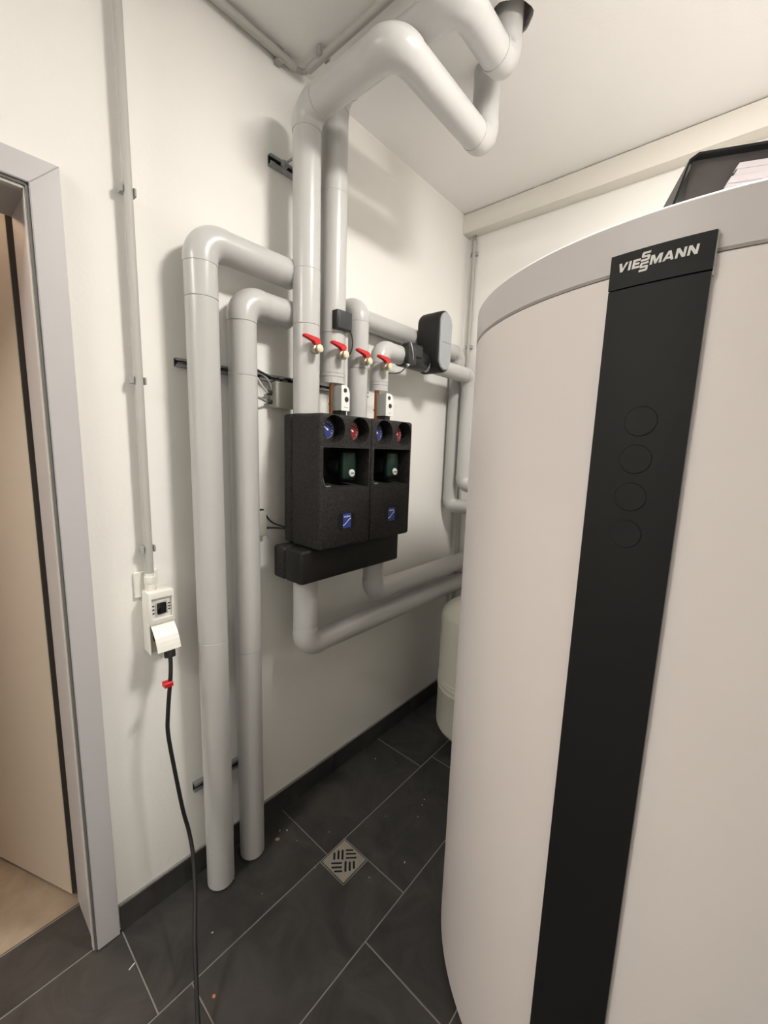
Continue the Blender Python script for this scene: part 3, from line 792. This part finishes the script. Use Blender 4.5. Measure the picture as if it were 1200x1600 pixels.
for k in range(N):
    t0, t1 = k/N, (k+1)/N
    f = lambda t: fl0 + fld*t + Vector((.010, 0, .006))*math.sin(PI*t)*.6
    a0, a1 = f(t0), f(t1)
    n_ = Vector((fld.z, 0, -fld.x)).normalized()*.0022
    vs = []
    for yy in (.4170, .4815):
        vs.append([bm_v for bm_v in (b.verts.new(Vector((p.x, yy, p.z))) for p in (a0, a1, a1+n_, a0+n_))])
    p, q = vs
    for j in range(4): b.faces.new((p[j], p[(j+1) % 4], q[(j+1) % 4], q[j]))
    b.faces.new(p); b.faces.new(q[::-1])
bmesh.ops.remove_doubles(b, verts=b.verts, dist=1e-5)
finish('flap', b, 'white_plastic', so, 50)
finish('socket_insert', cyl(bm_new(), (.0395, .450, .952), (.0435, .450, .952), .022, 28, .001), 'sensor', so)
cd = thing('power_lead', (.0435, .452, .952), 'black power cord plugged into the wall socket hanging to the floor', 'cord')
b = bm_new()
sweep(b, smooth_path([(.044, .452, .952), (.066, .452, .952), (.082, .4525, .945), (.092, .453, .925), (.097, .4525, .905)], 6), .0155, 20)
cyl(b, (.044, .452, .952), (.060, .452, .952), .0195, 24, .004)
finish('plug', b, 'cable', cd)
path = [(.095, .4525, .915), (.104, .4505, .89), (.112, .445, .85), (.117, .437, .80), (.120, .4295, .74), (.122, .4265, .68), (.134, .434, .57), (.152, .446, .43), (.166, .4545, .36), (.195, .452, .30), (.25, .431, .235), (.315, .398, .165), (.375, .372, .10), (.43, .350, .045), (.50, .325, .012), (.60, .29, .0062), (.75, .25, .006)]
finish('flex', sweep(bm_new(), smooth_path(path, 10), .0058, 14), 'cable', cd)
b = bm_new(); box(b, .104, .126, .4235, .4475, .826, .840, .001, 1); tg = top('cord_tag', b, 'red', (.114, .436, .826), 'red cable tag clipped on the hanging black power cord', 'tag')

# ------------------------------------------------------------------ expansion vessel
vx, vy, vr = .3943, 1.8362, .2
v_ = thing('expansion_vessel', (vx, vy, 0), 'cream domed expansion vessel standing on the floor behind the tank', 'vessel')
zc0, zc1 = .13, .705
prof = [(0, .035)] + [(vr*math.sin(a), zc0-(zc0-.035)*math.cos(a)) for a in [PI/2*k/10 for k in range(1, 11)]]
prof += [(vr, .325), (vr+.003, .329), (vr+.003, .337), (vr, .341), (vr, .352), (vr+.0025, .355), (vr+.0025, .362), (vr, .366), (vr, .372), (vr+.0035, .376), (vr+.0035, .386), (vr, .390)]
prof += [(vr*math.cos(a), zc1+(.80-zc1)*math.sin(a)) for a in [PI/2*k/10 for k in range(0, 10)]] + [(0, .80)]
finish('body', lathe(bm_new(), prof, (vx, vy), 72), 'vessel', v_, 40)
for k in range(3):
    a = math.radians(200 + 120*k); c, s = math.cos(a), math.sin(a)
    b = bm_new(); cyl(b, (vx+.125*c, vy+.125*s, .0), (vx+.125*c, vy+.125*s, .075), .012, 14, .002)
    finish('foot', b, 'vessel', v_)
finish('connector', cyl(bm_new(), (vx, vy, .795), (vx, vy, .83), .016, 18, .002), 'brass', v_)

# ------------------------------------------------------------------ floor drain
dc = Vector(((DR0+DR1)/2, (DQ0+DQ1)/2, 0))
fd = thing('floor_drain', dc, 'square stainless steel floor drain grate set in the dark tiles', 'drain')
b = bm_new(); box(b, DR0+.001, DR1-.001, DQ0+.001, DQ1-.001, -.0022, -.0012); finish('well', b, 'slot_dark', fd, 0)
b = bm_new()
for (x0, x1, y0, y1) in ((DR0, DR1, DQ0, DQ0+.0018), (DR0, DR1, DQ1-.0018, DQ1), (DR0, DR0+.0018, DQ0, DQ1), (DR1-.0018, DR1, DQ0, DQ1)): box(b, x0, x1, y0, y1, -.0022, .0003)
finish('frame', b, 'steel', fd, 0)
g = finish('grate', B(DR0+.0055, DR1-.0055, DQ0+.0055, DQ1-.0055, -.0016, .0006), 'steel', fd, 0)
g.parent = None; g.location = dc
cs = []
uu, vv = Vector((1, 1, 0))/math.sqrt(2), Vector((-1, 1, 0))/math.sqrt(2)
def slot(u, v, hl, vert):
    hw = .0040; n = 6
    pts = []
    for k in range(n+1):
        a = PI*k/n; pts.append((hw*math.cos(a), hl-hw+hw*math.sin(a)))
    for k in range(n+1):
        a = PI+PI*k/n; pts.append((hw*math.cos(a), -hl+hw+hw*math.sin(a)))
    b = bm_new()
    prism(b, pts, lambda p, q, w: dc + uu*(u+(p if vert else q)) + vv*(v+(q if vert else -p)) + Vector((0, 0, -.01+w)), .02)
    cs.append(b)
for sg in (1, -1):
    for u, v, hl in ((-.037, .018, .0155), (-.0215, .0225, .0185), (-.0062, .0225, .0205)): slot(sg*u, sg*v, hl, True)
    for u, v, hl in ((.0200, .0392, .0155), (.0262, .0248, .0200), (.0270, .0092, .0210)): slot(sg*u, sg*v, hl, False)
cut(g, cs)
g.location = (0, 0, 0); g.parent = fd

# ------------------------------------------------------------------ crumbs on the floor
def chip(x, y, s, ang, m, lab, name='debris_chip', el=1.6, group=None, h=.25):
    b = bm_new(); n = 5
    pts = [(s*el*math.cos(2*PI*k/n+.3)*random.uniform(.7, 1.1), s*math.sin(2*PI*k/n+.3)*random.uniform(.7, 1.1)) for k in range(n)]
    c, sn = math.cos(ang), math.sin(ang)
    prism(b, pts, lambda u, v, w: Vector((x+u*c-v*sn, y+u*sn+v*c, .0002+w)), s*h*2)
    return top(name, b, m, (x, y, 0), lab, 'debris', group, 0)
b = bm_new(); cyl(b, (.1325, .282, .0018), (.1265, .299, .0018), .0015, 8); top('debris_stick', b, 'white', (.128, .291, 0), 'tiny white stick on the floor tile beside the door frame', 'debris')
chip(.371, .419, .0050, .5, 'orange', 'small orange crumb on the dark tile right of the cord', el=1.1)
chip(.105, .812, .0065, .9, mat('flake_ochre', (.33, .26, .13), .7, lin=True), 'ochre flake on the tile right of the floor-standing pipes')
random.seed(11)
spots = [(.118, .62), (.235, .66), (.165, .86), (.10, .86), (.08, .84), (.06, .90), (.30, .84), (.23, .97), (.35, 1.18), (.10, 1.39), (.19, 1.44), (.45, 1.27), (.42, 1.36), (.43, 1.33), (.53, 1.08), (.22, .49), (.33, .98), (.47, .95)]
for x, y in spots:
    chip(x, y, random.uniform(.0012, .0030), random.uniform(0, 3), 'crumb', 'tiny pale crumb lying on the dark floor tiles', 'debris_speck', group='pale crumbs on the floor')
